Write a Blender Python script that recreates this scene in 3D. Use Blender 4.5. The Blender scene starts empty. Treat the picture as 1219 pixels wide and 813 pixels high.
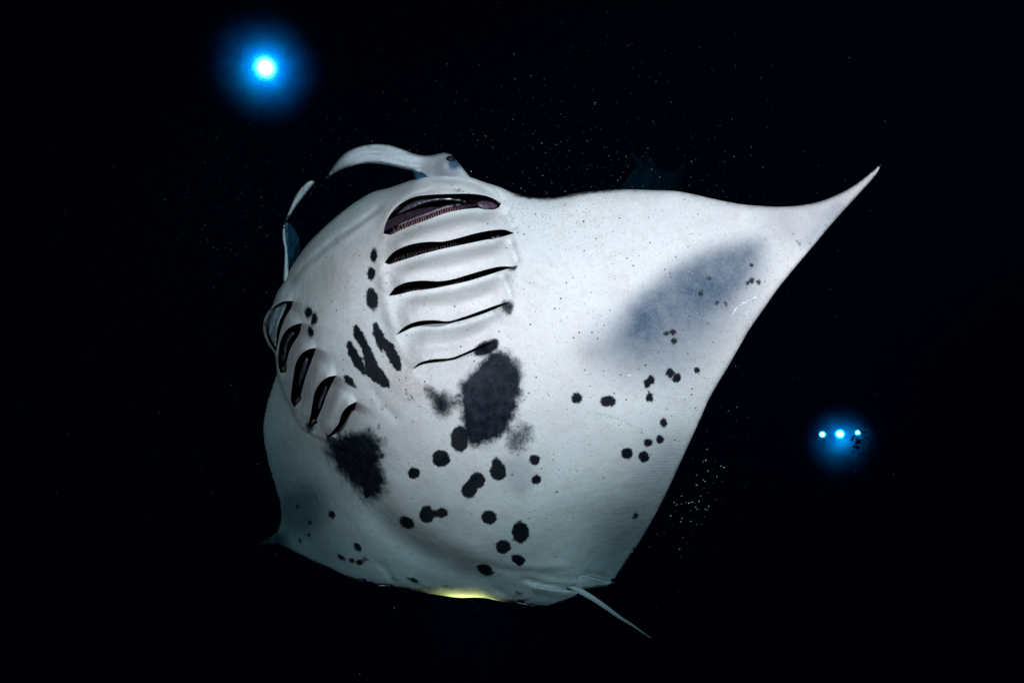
import bpy, math, random
import numpy as np
from mathutils import Vector
from mathutils.geometry import delaunay_2d_cdt

random.seed(7)
rng = np.random.default_rng(11)
scene = bpy.context.scene
COL = scene.collection

# ------------------------------------------------------------------ camera
cam_data = bpy.data.cameras.new('camera')
cam_data.sensor_fit = 'HORIZONTAL'
cam_data.sensor_width = 36.0
cam_data.lens = 28.0
cam_data.clip_start = 0.05
cam_data.clip_end = 300.0
cam = bpy.data.objects.new('camera', cam_data)
cam.rotation_euler = (math.radians(90), 0, 0)
COL.objects.link(cam)
scene.camera = cam

# ------------------------------------------------------------------ night water world
world = bpy.data.worlds.new('World')
scene.world = world
world.use_nodes = True
bg = world.node_tree.nodes['Background']
bg.inputs['Color'].default_value = (0.05, 0.22, 1.0, 1)
bg.inputs['Strength'].default_value = 0.0028

scene.view_settings.view_transform = 'Standard'
scene.view_settings.look = 'None'
scene.view_settings.exposure = 0.0
scene.view_settings.gamma = 1.0
scene.cycles.volume_bounces = 0
scene.cycles.max_bounces = 6
scene.cycles.use_denoising = True


def spot(name, loc, aim, power, size_deg, blend, color, radius):
    """One of the photographer's two flash heads."""
    d = bpy.data.lights.new(name, 'SPOT')
    d.energy = power
    d.spot_size = math.radians(size_deg)
    d.spot_blend = blend
    d.color = color
    d.shadow_soft_size = radius
    o = bpy.data.objects.new(name, d)
    o.location = loc
    o.rotation_euler = (Vector(aim) - Vector(loc)).to_track_quat('-Z', 'Y').to_euler()
    COL.objects.link(o)
    return o


spot('flash_light', (1.10, 0.05, 0.62), (0.38, 2.85, 0.40), 3800, 56, 1.0, (0.94, 0.188, 0.183), 0.06)
spot('flash_light', (-0.95, 0.05, 0.35), (-0.80, 3.4, -0.20), 930, 60, 1.0, (0.90, 0.187, 0.181), 0.06)

# ------------------------------------------------------------------ helpers
CX, CY, F = 609.5, 406.5, 28.0 / 36.0 * 1219.0


def to3d(uv, z):
    uv = np.asarray(uv, float).reshape(-1, 2)
    z = np.broadcast_to(np.asarray(z, float), (len(uv),))
    return np.stack([(uv[:, 0] - CX) / F * z, z, -(uv[:, 1] - CY) / F * z], 1)


def spline(pts, step=2.5, closed=False):
    """Centripetal-ish Catmull-Rom through pts, resampled about every step."""
    p = np.asarray(pts, float)
    n = len(p)
    out = []
    segs = n if closed else n - 1
    for i in range(segs):
        a = p[(i - 1) % n] if closed or i > 0 else 2 * p[0] - p[1]
        b, c = p[i], p[(i + 1) % n]
        d = p[(i + 2) % n] if closed or i + 2 < n else 2 * p[-1] - p[-2]
        k = max(1, int(round(np.linalg.norm(c - b) / step)))
        la, lb, lc = (max(1e-6, np.linalg.norm(y - x)) for x, y in ((a, b), (b, c), (c, d)))
        m1 = ((b - a) / la * lb + (c - b)) * 0.5
        m2 = ((d - c) / lc * lb + (c - b)) * 0.5
        for t in np.arange(k) / k:
            h = t * t
            q = h * t
            out.append((2*q - 3*h + 1) * b + (q - 2*h + t) * m1 + (-2*q + 3*h) * c + (q - h) * m2)
    if not closed:
        out.append(p[-1])
    return np.array(out)


def outline(runs, step=2.5):
    """A closed outline from runs; each run is smooth, runs meet in corners."""
    parts = [spline(r, step)[:-1] for r in runs]
    return np.concatenate(parts)


def seg_dist(p, line, closed=False):
    """Distance of p to a polyline, plus running parameter and side."""
    a = np.asarray(line, float)
    b = np.roll(a, -1, 0) if closed else a[1:]
    a = a if closed else a[:-1]
    L = np.linalg.norm(b - a, axis=1)
    cum = np.concatenate([[0], np.cumsum(L)])
    best = np.full(len(p), 1e9)
    par = np.zeros(len(p))
    side = np.zeros(len(p))
    for i in range(len(a)):
        d = b[i] - a[i]
        w = p - a[i]
        t = np.clip((w @ d) / max(L[i] ** 2, 1e-9), 0, 1)
        r = w - t[:, None] * d
        q = np.hypot(r[:, 0], r[:, 1])
        m = q < best
        best[m] = q[m]
        par[m] = (cum[i] + t[m] * L[i]) / max(cum[-1], 1e-9)
        side[m] = np.sign(d[0] * w[m, 1] - d[1] * w[m, 0])
    return best, par, side


def inside(p, poly):
    poly = np.asarray(poly, float)
    r = np.zeros(len(p), bool)
    x, y = p[:, 0], p[:, 1]
    j = len(poly) - 1
    for i in range(len(poly)):
        xi, yi = poly[i]
        xj, yj = poly[j]
        if yi != yj:
            r ^= ((yi > y) != (yj > y)) & (x < (xj - xi) * (y - yi) / (yj - yi) + xi)
        j = i
    return r


def sdf(p, poly):
    d = seg_dist(p, poly, True)[0]
    return np.where(inside(p, poly), -d, d)


def smooth(x, a, b):
    t = np.clip((x - a) / (b - a), 0, 1)
    return t * t * (3 - 2 * t)


class ThinPlate:
    def __init__(self, pts, reg=1e-3):
        q = np.asarray(pts, float)
        self.c = q[:, :2] / 100
        n = len(q)
        M = np.zeros((n + 3, n + 3))
        M[:n, :n] = self.k(self.c) + reg * np.eye(n)
        M[:n, n] = M[n, :n] = 1
        M[:n, n+1:] = self.c
        M[n+1:, :n] = self.c.T
        self.w = np.linalg.solve(M, np.concatenate([q[:, 2], [0, 0, 0]]))

    def k(self, p):
        r2 = ((p[:, None] - self.c[None]) ** 2).sum(2)
        return 0.5 * r2 * np.log(r2 + 1e-12)

    def __call__(self, p):
        p = np.asarray(p, float) / 100
        n = len(self.c)
        return self.k(p) @ self.w[:n] + self.w[n] + p @ self.w[n+1:]


def idw(p, pts, power=3.0):
    q = np.asarray(pts, float)
    d = np.hypot(p[:, None, 0] - q[None, :, 0], p[:, None, 1] - q[None, :, 1]) + 1.0
    w = d ** -power
    return (w[:, :, None] * q[None, :, 2:]).sum(1) / w.sum(1)[:, None]


def tri_sheet(poly, holes=(), step=4.0, fine=None, fine_step=2.0, lines=()):
    """Constrained triangulation of an outline: points, triangles, hole mask."""
    poly = np.asarray(poly, float)
    pts, edges = [], []

    def loop(q, closed=True):
        s = len(pts)
        pts.extend(map(tuple, q))
        n = len(q)
        for i in range(n if closed else n - 1):
            edges.append((s + i, s + (i + 1) % n))
    loop(poly)
    for h in holes:
        loop(h)
    lo, hi = poly.min(0), poly.max(0)

    def grid(st):
        gx, gy = np.meshgrid(np.arange(lo[0], hi[0], st), np.arange(lo[1], hi[1], st * 0.866))
        gx = gx + (np.arange(gx.shape[0]) % 2)[:, None] * st / 2
        g = np.stack([gx.ravel(), gy.ravel()], 1)
        return g + rng.uniform(-0.12, 0.12, g.shape) * st
    g = grid(step)
    if fine is not None:
        f = grid(fine_step)
        g = np.concatenate([g[~fine(g)], f[fine(f)]])
    g = g[inside(g, poly)]
    keep = seg_dist(g, poly, True)[0] > 1.2
    for h in holes:
        near = (g[:, 0] > h[:, 0].min()-3) & (g[:, 0] < h[:, 0].max()+3) & (g[:, 1] > h[:, 1].min()-3) & (g[:, 1] < h[:, 1].max()+3)
        idx = np.where(near)[0]
        if len(idx):
            keep[idx[seg_dist(g[idx], h, True)[0] < 0.9]] = False
    pts.extend(map(tuple, g[keep]))
    r = delaunay_2d_cdt([Vector(q) for q in pts], edges, [], 0, 1e-5)
    P = np.array([(v.x, v.y) for v in r[0]])
    T = np.array([t for t in r[2]], int)
    c = P[T].mean(1)
    ok = inside(c, poly)
    T, c = T[ok], c[ok]
    hm = np.zeros(len(T), bool)
    for h in holes:
        hm |= inside(c, h)
    return P, T, hm


def link(name, me, mats, parent=None, smooth_shade=True):
    o = bpy.data.objects.new(name, me)
    for m in (mats if isinstance(mats, (list, tuple)) else [mats]):
        me.materials.append(m)
    if smooth_shade:
        me.polygons.foreach_set('use_smooth', [True] * len(me.polygons))
    COL.objects.link(o)
    if parent is not None:
        o.parent = parent
        me.transform(parent_inverse(parent))
    return o


def world_loc(o):
    v = Vector((0, 0, 0))
    while o is not None:
        v += o.location
        o = o.parent
    return v


def parent_inverse(parent):
    from mathutils import Matrix
    return Matrix.Translation(-world_loc(parent))


def mesh_from(name, V, T, attrs=None):
    me = bpy.data.meshes.new(name)
    used = np.unique(np.concatenate([np.asarray(t) for t in T])) if not isinstance(T, np.ndarray) else np.unique(T)
    remap = np.full(len(V), -1)
    remap[used] = np.arange(len(used))
    faces = remap[T].tolist() if isinstance(T, np.ndarray) else [[int(remap[i]) for i in f] for f in T]
    me.from_pydata(np.asarray(V)[used].tolist(), [], faces)
    if attrs:
        for k, a in attrs.items():
            at = me.attributes.new(k, 'FLOAT', 'POINT')
            at.data.foreach_set('value', np.asarray(a, np.float32)[used])
    me.update()
    return me


def tag(o, label=None, cat=None, group=None, kind=None):
    for k, v in (('label', label), ('category', cat), ('group', group), ('kind', kind)):
        if v:
            o[k] = v
    return o


def empty(name, loc):
    o = bpy.data.objects.new(name, None)
    o.location = loc
    o.empty_display_size = 0.2
    COL.objects.link(o)
    return o


# ------------------------------------------------------------------ materials
class NT:
    def __init__(self, name):
        self.m = bpy.data.materials.new(name)
        self.m.use_nodes = True
        self.t = self.m.node_tree
        self.t.nodes.clear()
        self.out = self.n('ShaderNodeOutputMaterial')

    def n(self, kind, **kw):
        x = self.t.nodes.new(kind)
        for k, v in kw.items():
            setattr(x, k, v)
        return x

    def s(self, node, key, val):
        i = node.inputs[key]
        if hasattr(val, 'links') or isinstance(val, bpy.types.NodeSocket):
            self.t.links.new(val, i)
        else:
            i.default_value = val

    def math(self, op, a, b=0.0, c=None, clamp=False):
        x = self.n('ShaderNodeMath', operation=op, use_clamp=clamp)
        self.s(x, 0, a)
        self.s(x, 1, b)
        if c is not None:
            self.s(x, 2, c)
        return x.outputs[0]

    def ramp(self, v, a, b, lo=0.0, hi=1.0):
        x = self.n('ShaderNodeMapRange', interpolation_type='SMOOTHSTEP')
        self.s(x, 'Value', v)
        for k, q in (('From Min', a), ('From Max', b), ('To Min', lo), ('To Max', hi)):
            self.s(x, k, q)
        return x.outputs[0]

    def attr(self, name):
        return self.n('ShaderNodeAttribute', attribute_name=name).outputs['Fac']

    def noise(self, scale, detail=3.0, rough=0.5, vec=None):
        x = self.n('ShaderNodeTexNoise')
        x.inputs['Scale'].default_value = scale
        x.inputs['Detail'].default_value = detail
        x.inputs['Roughness'].default_value = rough
        self.s(x, 'Vector', vec if vec is not None else self.coord())
        return x.outputs['Fac']

    def voronoi(self, scale, rnd=1.0):
        x = self.n('ShaderNodeTexVoronoi')
        x.inputs['Scale'].default_value = scale
        x.inputs['Randomness'].default_value = rnd
        self.s(x, 'Vector', self.coord())
        return x.outputs['Distance'], x.outputs['Color']

    def coord(self):
        if not hasattr(self, '_c'):
            self._c = self.n('ShaderNodeTexCoord').outputs['Object']
        return self._c

    def mix(self, f, a, b):
        x = self.n('ShaderNodeMix', data_type='RGBA')
        self.s(x, 0, f)
        for i, v in ((6, a), (7, b)):
            if isinstance(v, tuple):
                v = (*v, 1.0)[:4]
            self.s(x, i, v)
        return x.outputs[2]

    def principled(self, color, rough=0.5, spec=0.5, normal=None, coat=0.0):
        b = self.n('ShaderNodeBsdfPrincipled')
        self.s(b, 'Base Color', (*color, 1.0) if isinstance(color, tuple) else color)
        self.s(b, 'Roughness', rough)
        self.s(b, 'Specular IOR Level', spec)
        if coat:
            self.s(b, 'Coat Weight', coat)
            self.s(b, 'Coat Roughness', 0.15)
        if normal is not None:
            self.s(b, 'Normal', normal)
        return b.outputs[0]

    def bump(self, h, strength, dist):
        x = self.n('ShaderNodeBump')
        self.s(x, 'Height', h)
        self.s(x, 'Strength', strength)
        self.s(x, 'Distance', dist)
        return x.outputs[0]

    def surface(self, sh):
        self.t.links.new(sh, self.out.inputs['Surface'])
        return self.m


def skin_material():
    m = NT('manta_skin')
    c = m.coord()
    base = m.mix(m.ramp(m.noise(3.0, 4), 0.3, 0.75), (0.68, 0.665, 0.655), (0.60, 0.565, 0.56))
    # rosy and creamy mottling
    base = m.mix(m.math('MULTIPLY', m.ramp(m.noise(14.0, 5, 0.65), 0.46, 0.75), 0.45), base, (0.58, 0.45, 0.42))
    base = m.mix(m.math('MULTIPLY', m.ramp(m.noise(330.0, 3, 0.7), 0.35, 0.72), 0.55), base, (0.40, 0.39, 0.40))
    base = m.mix(m.math('MULTIPLY', m.attr('flesh'), m.ramp(m.noise(90.0, 4), 0.35, 0.65, 0.2, 0.9)), base, (0.42, 0.20, 0.17))
    turn = m.n('ShaderNodeMapping')
    m.s(turn, 'Vector', c)
    turn.inputs['Rotation'].default_value = (0, math.radians(-38), 0)
    warp = m.n('ShaderNodeVectorMath', operation='ADD')
    m.s(warp, 0, turn.outputs[0])
    wn = m.n('ShaderNodeTexNoise')
    wn.inputs['Scale'].default_value = 3.0
    m.s(wn, 'Vector', c)
    wsc = m.n('ShaderNodeVectorMath', operation='SCALE')
    m.s(wsc, 0, wn.outputs['Color'])
    wsc.inputs['Scale'].default_value = 0.12
    m.s(warp, 1, wsc.outputs[0])
    mp = m.n('ShaderNodeMapping')
    m.s(mp, 'Vector', warp.outputs[0])
    mp.inputs['Scale'].default_value = (13, 20, 75)
    fib = m.noise(1.0, 4, 0.65, mp.outputs[0])
    base = m.mix(m.math('MULTIPLY', m.ramp(fib, 0.45, 0.75), 0.15), base, (0.36, 0.35, 0.37))
    base = m.mix(m.math('MULTIPLY', m.ramp(m.noise(45.0, 5, 0.7), 0.5, 0.75), 0.22), base, (0.38, 0.33, 0.34))
    # tiny dark flecks of two sizes
    d, col = m.voronoi(46.0)
    pick = m.n('ShaderNodeSeparateColor')
    m.s(pick, 0, col)
    r = m.ramp(pick.outputs[0], 0.42, 1.0, 0.01, 0.19)
    fl = m.math('MULTIPLY', m.math('LESS_THAN', m.math('ADD', d, m.math('MULTIPLY', m.noise(300.0, 2), 0.05)), r), m.ramp(m.noise(5.0, 2), 0.3, 0.6, 0.3, 0.9))
    base = m.mix(fl, base, (0.045, 0.04, 0.05))
    d2, col2 = m.voronoi(105.0)
    pick2 = m.n('ShaderNodeSeparateColor')
    m.s(pick2, 0, col2)
    fl2 = m.math('MULTIPLY', m.math('LESS_THAN', d2, m.ramp(pick2.outputs[1], 0.5, 1.0, 0.0, 0.28)), 0.38)
    base = m.mix(fl2, base, (0.12, 0.10, 0.11))
    # dusky blue-grey pigment, plus painted shade on a wing tip, rear margin and lobe
    dusk_shade = m.math('MULTIPLY', m.math('MULTIPLY', m.attr('dusk_shade'), m.ramp(m.noise(7.0, 6, 0.65), 0.3, 0.7, 0.88, 1.08)), m.ramp(m.noise(260.0, 4, 0.7), 0.25, 0.7, 0.86, 1.06), clamp=True)
    base = m.mix(dusk_shade, base, (0.024, 0.056, 0.098))
    # ragged speckled patches
    rg = m.math('ADD', m.math('MULTIPLY', m.math('SUBTRACT', m.noise(48.0, 7, 0.85), 0.5), 2.4), 0.56)
    rag = m.ramp(m.math('SUBTRACT', m.attr('rag'), rg), -0.06, 0.16)
    base = m.mix(m.math('MULTIPLY', rag, 0.9), base, (0.018, 0.024, 0.034))
    # soft blotches
    nb = m.math('ADD', m.math('MULTIPLY', m.math('SUBTRACT', m.noise(150.0, 5, 0.8), 0.5), 0.65), m.math('MULTIPLY', m.math('SUBTRACT', m.noise(24.0, 4, 0.7), 0.5), 1.3))
    bl = m.math('ADD', m.attr('blot'), m.math('MULTIPLY', nb, m.ramp(m.attr('blot'), 0.0, 0.2)))
    blot = m.ramp(bl, 0.05, 0.86)
    base = m.mix(m.math('MULTIPLY', blot, m.ramp(m.noise(26.0, 6, 0.75), 0.25, 0.6, 0.98, 1.0)), base, m.mix(m.ramp(m.noise(36.0, 5, 0.75), 0.35, 0.72), (0.002, 0.003, 0.006), (0.012, 0.017, 0.030)))
    # crisp spots with a frayed rim; attribute is the distance to the rim
    sp = m.math('ADD', m.attr('spot'), m.math('ADD', m.math('MULTIPLY', m.math('SUBTRACT', m.noise(230.0, 4, 0.8), 0.5), 6.5), m.math('MULTIPLY', m.math('SUBTRACT', m.noise(50.0, 2, 0.6), 0.5), 4.5)))
    spt = m.ramp(sp, 0.9, -1.1)
    base = m.mix(m.math('MULTIPLY', spt, m.ramp(m.noise(5.0, 2), 0.35, 0.6, 0.985, 1.0)), base, m.mix(m.noise(60.0, 2), (0.002, 0.004, 0.006), (0.007, 0.010, 0.014)))
    # reddish pores where the wing joins the head
    d3, col3 = m.voronoi(150.0)
    pick3 = m.n('ShaderNodeSeparateColor')
    m.s(pick3, 0, col3)
    fl3 = m.math('MULTIPLY', m.math('MULTIPLY', m.math('LESS_THAN', d3, m.ramp(pick3.outputs[2], 0.4, 1.0, 0.0, 0.35)), m.attr('pore')), 0.75)
    base = m.mix(fl3, base, (0.20, 0.085, 0.085))
    # pale scars
    sc = m.ramp(m.math('ADD', m.attr('scar'), m.math('MULTIPLY', m.math('SUBTRACT', m.noise(160.0, 4, 0.7), 0.5), 0.9)), 0.42, 0.62)
    base = m.mix(m.math('MULTIPLY', sc, 0.7), base, (0.80, 0.79, 0.77))
    # black back
    base = m.mix(m.attr('back'), base, (0.02, 0.025, 0.035))
    # relief: fine hide grain, slack skin wrinkles, fin rays along the rear margin
    wv = m.n('ShaderNodeTexWave', wave_type='BANDS', bands_direction='Z')
    m.s(wv, 'Vector', c)
    wv.inputs['Scale'].default_value = 26.0
    wv.inputs['Distortion'].default_value = 5.0
    wv.inputs['Detail'].default_value = 2.0
    wv.inputs['Detail Scale'].default_value = 0.7
    rays = m.math('MULTIPLY', wv.outputs['Fac'], m.attr('rays'))
    h = m.math('ADD', m.math('MULTIPLY', m.noise(240.0, 4, 0.65), 0.0011),
               m.math('ADD', m.math('MULTIPLY', rays, 0.0004), m.math('MULTIPLY', m.noise(9.0, 3, 0.5), 0.006)))
    h = m.math('ADD', h, m.math('MULTIPLY', m.math('SUBTRACT', fl, sc), -0.0012))
    nrm = m.bump(h, 1.0, 1.0)
    sh = m.principled(base, m.ramp(m.noise(40.0, 3), 0.3, 0.7, 0.45, 0.62), 0.10, nrm)
    tr = m.n('ShaderNodeBsdfTranslucent')
    m.s(tr, 'Color', (0.95, 0.85, 0.5, 1))
    mx = m.n('ShaderNodeMixShader')
    m.s(mx, 0, m.math('MULTIPLY', m.attr('thin'), 0.5))
    m.t.links.new(sh, mx.inputs[1])
    m.t.links.new(tr.outputs[0], mx.inputs[2])
    return m.surface(mx.outputs[0])


def flesh_material(name, a, b, rough, spec, scale=60.0, coat=0.0, stretch=None):
    m = NT(name)
    vec = m.coord()
    n = m.noise(scale, 4, 0.6)
    nb = m.bump(m.math('MULTIPLY', n, 0.004), 1.0, 1.0)
    return m.surface(m.principled(m.mix(m.ramp(n, 0.3, 0.7), a, b), rough, spec, nb, coat))


def fleck_material():
    m = NT('plankton_fleck')
    x = m.n('ShaderNodeAttribute', attribute_name='tint')
    b = m.n('ShaderNodeBsdfDiffuse')
    m.s(b, 'Color', x.outputs['Color'])
    return m.surface(b.outputs[0])


def lamp_material(name, color, strength):
    m = NT(name)
    e = m.n('ShaderNodeEmission')
    m.s(e, 'Color', (*color, 1))
    # emission fades towards the bezel, painting a soft bloom round the core
    g = m.n('ShaderNodeTexCoord').outputs['Generated']
    sub = m.n('ShaderNodeVectorMath', operation='SUBTRACT')
    m.s(sub, 0, g)
    sub.inputs[1].default_value = (0.5, 0.0, 0.5)
    flat_ = m.n('ShaderNodeVectorMath', operation='MULTIPLY')
    m.s(flat_, 0, sub.outputs[0])
    flat_.inputs[1].default_value = (2, 0, 2)
    ln = m.n('ShaderNodeVectorMath', operation='LENGTH')
    m.s(ln, 0, flat_.outputs[0])
    fall = m.math('POWER', m.math('SUBTRACT', 1.0, m.math('MULTIPLY', ln.outputs['Value'], 0.97), clamp=True), 2.6)
    m.s(e, 'Strength', m.math('MULTIPLY', fall, strength))
    return m.surface(e.outputs[0])


def volume_material(name, color, density, absorb, aniso=0.0):
    m = NT(name)
    v = m.n('ShaderNodeVolumePrincipled')
    m.s(v, 'Color', (*color, 1))
    m.s(v, 'Density', density)
    m.s(v, 'Absorption Color', (*absorb, 1))
    m.s(v, 'Anisotropy', aniso)
    m.t.links.new(v.outputs[0], m.out.inputs['Volume'])
    return m.m


SKIN = skin_material()
LINING = flesh_material('gill_lining', (0.002, 0.0015, 0.002), (0.007, 0.004, 0.005), 0.9, 0.0)
LINING_PLUM = flesh_material('gill_lining_plum', (0.020, 0.011, 0.016), (0.042, 0.024, 0.034), 0.9, 0.0)
RAKER = flesh_material('gill_raker', (0.20, 0.085, 0.085), (0.30, 0.15, 0.15), 0.45, 0.4)
RAKER_DARK = flesh_material('gill_raker_dark', (0.035, 0.02, 0.022), (0.08, 0.05, 0.05), 0.45, 0.4)
MAUVE = flesh_material('gill_membrane', (0.15, 0.11, 0.15), (0.08, 0.05, 0.07), 0.35, 0.5, 40)
MAUVE_PINK = flesh_material('gill_fold', (0.12, 0.07, 0.095), (0.05, 0.028, 0.042), 0.35, 0.4, 50)
GLOSS = flesh_material('gill_gloss', (0.03, 0.025, 0.035), (0.08, 0.065, 0.09), 0.2, 0.9, 25, 0.6)
GREYMEM = flesh_material('gill_grey_wall', (0.32, 0.33, 0.36), (0.16, 0.17, 0.20), 0.35, 0.5, 45)
BROWNMEM = flesh_material('gill_brown_nub', (0.20, 0.11, 0.085), (0.10, 0.055, 0.05), 0.5, 0.3, 90)
BLUEMEM = flesh_material('lobe_inner_skin', (0.02, 0.09, 0.16), (0.004, 0.012, 0.025), 0.5, 0.3, 30)
EYE = flesh_material('eye_black', (0.004, 0.006, 0.010), (0.008, 0.012, 0.02), 0.12, 0.6, 20)
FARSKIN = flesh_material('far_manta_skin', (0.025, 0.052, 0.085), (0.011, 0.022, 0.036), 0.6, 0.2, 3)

# ------------------------------------------------------------------ the manta: outline of the disc
BODY = outline([
    [(340, 333), (346, 320), (353, 309), (367, 289.6), (383.7, 272.8), (406, 253.3), (425.6, 239.3), (445.2, 228.4),
     (461.9, 224.2), (481.4, 217.6), (501, 211), (516, 207), (532, 205), (548, 207), (561, 211.5), (577, 217.2), (596.5, 223.5),
     (607, 228.2), (627, 233.6), (657.7, 235.2), (685.6, 230), (713.5, 227), (741.5, 225.8), (777.8, 226.7),
     (805.7, 227.9), (825.2, 231.4), (853.1, 237.8), (881, 243.1), (900, 245), (926.6, 246.3), (954.5, 244.5),
     (976.8, 239.8), (999.2, 230.9), (1015.9, 221.6), (1032.7, 209), (1049.4, 195.1)],
    [(1049.4, 195.1), (1043.8, 206.3), (1027, 225.8), (1010.3, 244), (988, 269), (965.6, 295.6), (943.3, 322.1), (923.8, 346.5),
     (909.8, 366.8), (890.3, 394.7), (883.8, 406.3), (867, 435.6), (844.7, 473.3), (833.6, 498.4), (819.6, 529),
     (802.9, 565.4), (788.3, 596.7), (763.3, 641), (746.6, 667.5), (735.4, 684.2), (729.8, 691.8)],
    [(729.8, 691.8), (716, 692.5), (701.9, 694.5), (688, 697), (672, 703), (655, 710), (640, 714), (615.4, 717), (595.8, 715.2), (579, 711.6),
     (565, 710.6), (551.3, 711), (537, 710), (523.3, 707.9), (510, 706), (495.4, 703.1), (478.7, 699.7), (459.2, 697)],
    [(459.2, 697), (450.8, 696.8), (434, 692), (411.7, 686.4), (392, 676.6), (367, 665.4), (341.9, 652.9),
     (327.9, 647.8), (316.8, 647.5), (299, 653.4)],
    [(299, 653.4), (315.5, 642), (328, 634), (332.5, 625), (333.5, 615), (333, 602.6), (328, 583), (321, 560.7), (316.8, 544),
     (312.8, 522.6), (312.6, 503), (316.8, 480.8), (323.7, 458.4), (329.6, 441)],
    [(329.6, 441), (328.5, 430), (327, 421), (320, 412), (314, 397), (313.6, 384), (317, 374), (323.7, 364.9),
     (330.7, 347), (340, 333)],
])

# slit = (edge of the flap above, edge of the flap below), both from the midline outwards
SLITS = [
    dict(up=[(456.4, 278.1), (458.7, 267.3), (466.6, 252.5), (478.4, 241.7), (494.2, 234.4), (513.9, 232), (537.5, 231), (561.1, 230.9), (578.8, 233.5), (590.6, 238.4), (596.5, 243.0)],
         lo=[(456.4, 278.1), (464.6, 279.7), (474.5, 275.2), (490.2, 268.7), (509.9, 261.4), (531.6, 253.5), (551.3, 249.6), (569, 248), (586.7, 249.6), (593.6, 247.2), (596.5, 243.0)], a=.030, b=.022),
    dict(up=[(457.8, 312.6), (466.6, 301.7), (478.4, 294.8), (494.2, 289.9), (509.9, 288), (527.6, 287.6), (547.3, 283), (567, 277.7), (586.7, 274.2), (600.5, 273.6), (612.3, 277.7)],
         lo=[(457.8, 312.6), (462.7, 314.9), (470.6, 312.6), (486.3, 307.6), (506, 301.7), (529.6, 295.8), (553.2, 290.9), (576.9, 286), (596.5, 282.4), (612.3, 277.7)], a=.034, b=.024),
    dict(up=[(462.7, 352.4), (470.3, 342.6), (481.4, 337), (501, 334.2), (523.3, 334.8), (537.3, 332.8), (559.6, 326.4), (579.1, 320.8), (595.9, 317.3), (615.4, 318)],
         lo=[(462.7, 352.4), (475.9, 350.4), (489.8, 346.8), (512.2, 344), (534.5, 339.8), (556.8, 334.8), (579.1, 328.1), (601.5, 321), (615.4, 318)], a=.036, b=.026),
    dict(up=[(470.9, 399.2), (481.5, 389.2), (495.4, 383), (515, 381.1), (534.5, 382.2), (551.3, 377.5), (573.6, 369.6), (593.1, 362.7), (608.5, 358.8)],
         lo=[(470.9, 399.2), (478.7, 395.6), (492.6, 389.4), (512.2, 386), (534.5, 384.6), (551.3, 381.2), (573.6, 374.1), (593.1, 366.3), (608.5, 358.8)], a=.034, b=.024),
    dict(up=[(490.7, 440.3), (498.2, 432.7), (515, 427.7), (537.3, 425.9), (551.3, 420.7), (570.8, 412.0), (590.3, 405.4)],
         lo=[(490.7, 440.3), (501, 434.6), (517.8, 431.0), (540.1, 428.2), (551.3, 423.9), (570.8, 415.4), (590.3, 405.4)], a=.024, b=.018),
    dict(up=[(348.8, 358.4), (338, 358.8), (327, 365), (320, 375), (316.6, 386), (317, 396), (322, 409), (328.8, 419)],
         lo=[(348.8, 358.4), (347, 366), (341, 376), (335, 390), (331.5, 405), (328.8, 419)], a=.02, b=.03),
    dict(up=[(359.2, 384.4), (350, 387), (341, 393), (335, 403), (331.6, 418), (331, 432), (334, 444)],
         lo=[(359.2, 384.4), (356.5, 397), (349.5, 408), (344, 420), (341.5, 432), (340, 443), (334, 444)], a=.03, b=.04),
    dict(up=[(376.3, 414), (368, 415.5), (359, 421), (352, 433), (349, 450), (346.8, 466), (346.5, 478), (350.5, 485)],
         lo=[(376.3, 414), (370.5, 431), (364.5, 447), (359.5, 465), (356.5, 477), (350.5, 485)], a=.03, b=.04),
    dict(up=[(400.5, 446.6), (390, 449), (381, 456), (375, 466), (372, 480), (369.5, 495), (367, 506)],
         lo=[(400.5, 446.6), (395, 457), (389, 470), (384, 484), (378, 497), (372, 507), (367, 506)], a=.03, b=.04),
    dict(up=[(424, 478), (414, 483.5), (407, 492), (403, 504), (397, 511.5), (389.5, 521)],
         lo=[(424, 478), (418, 490), (411.5, 502), (404, 511.5), (396.5, 518), (389.5, 521)], a=.026, b=.03),
]
for s in SLITS:
    s['U'] = spline(s['up'], 1.7)
    s['L'] = spline(s['lo'], 1.7)
    s['poly'] = np.concatenate([s['U'], s['L'][::-1][1:-1]])

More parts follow.
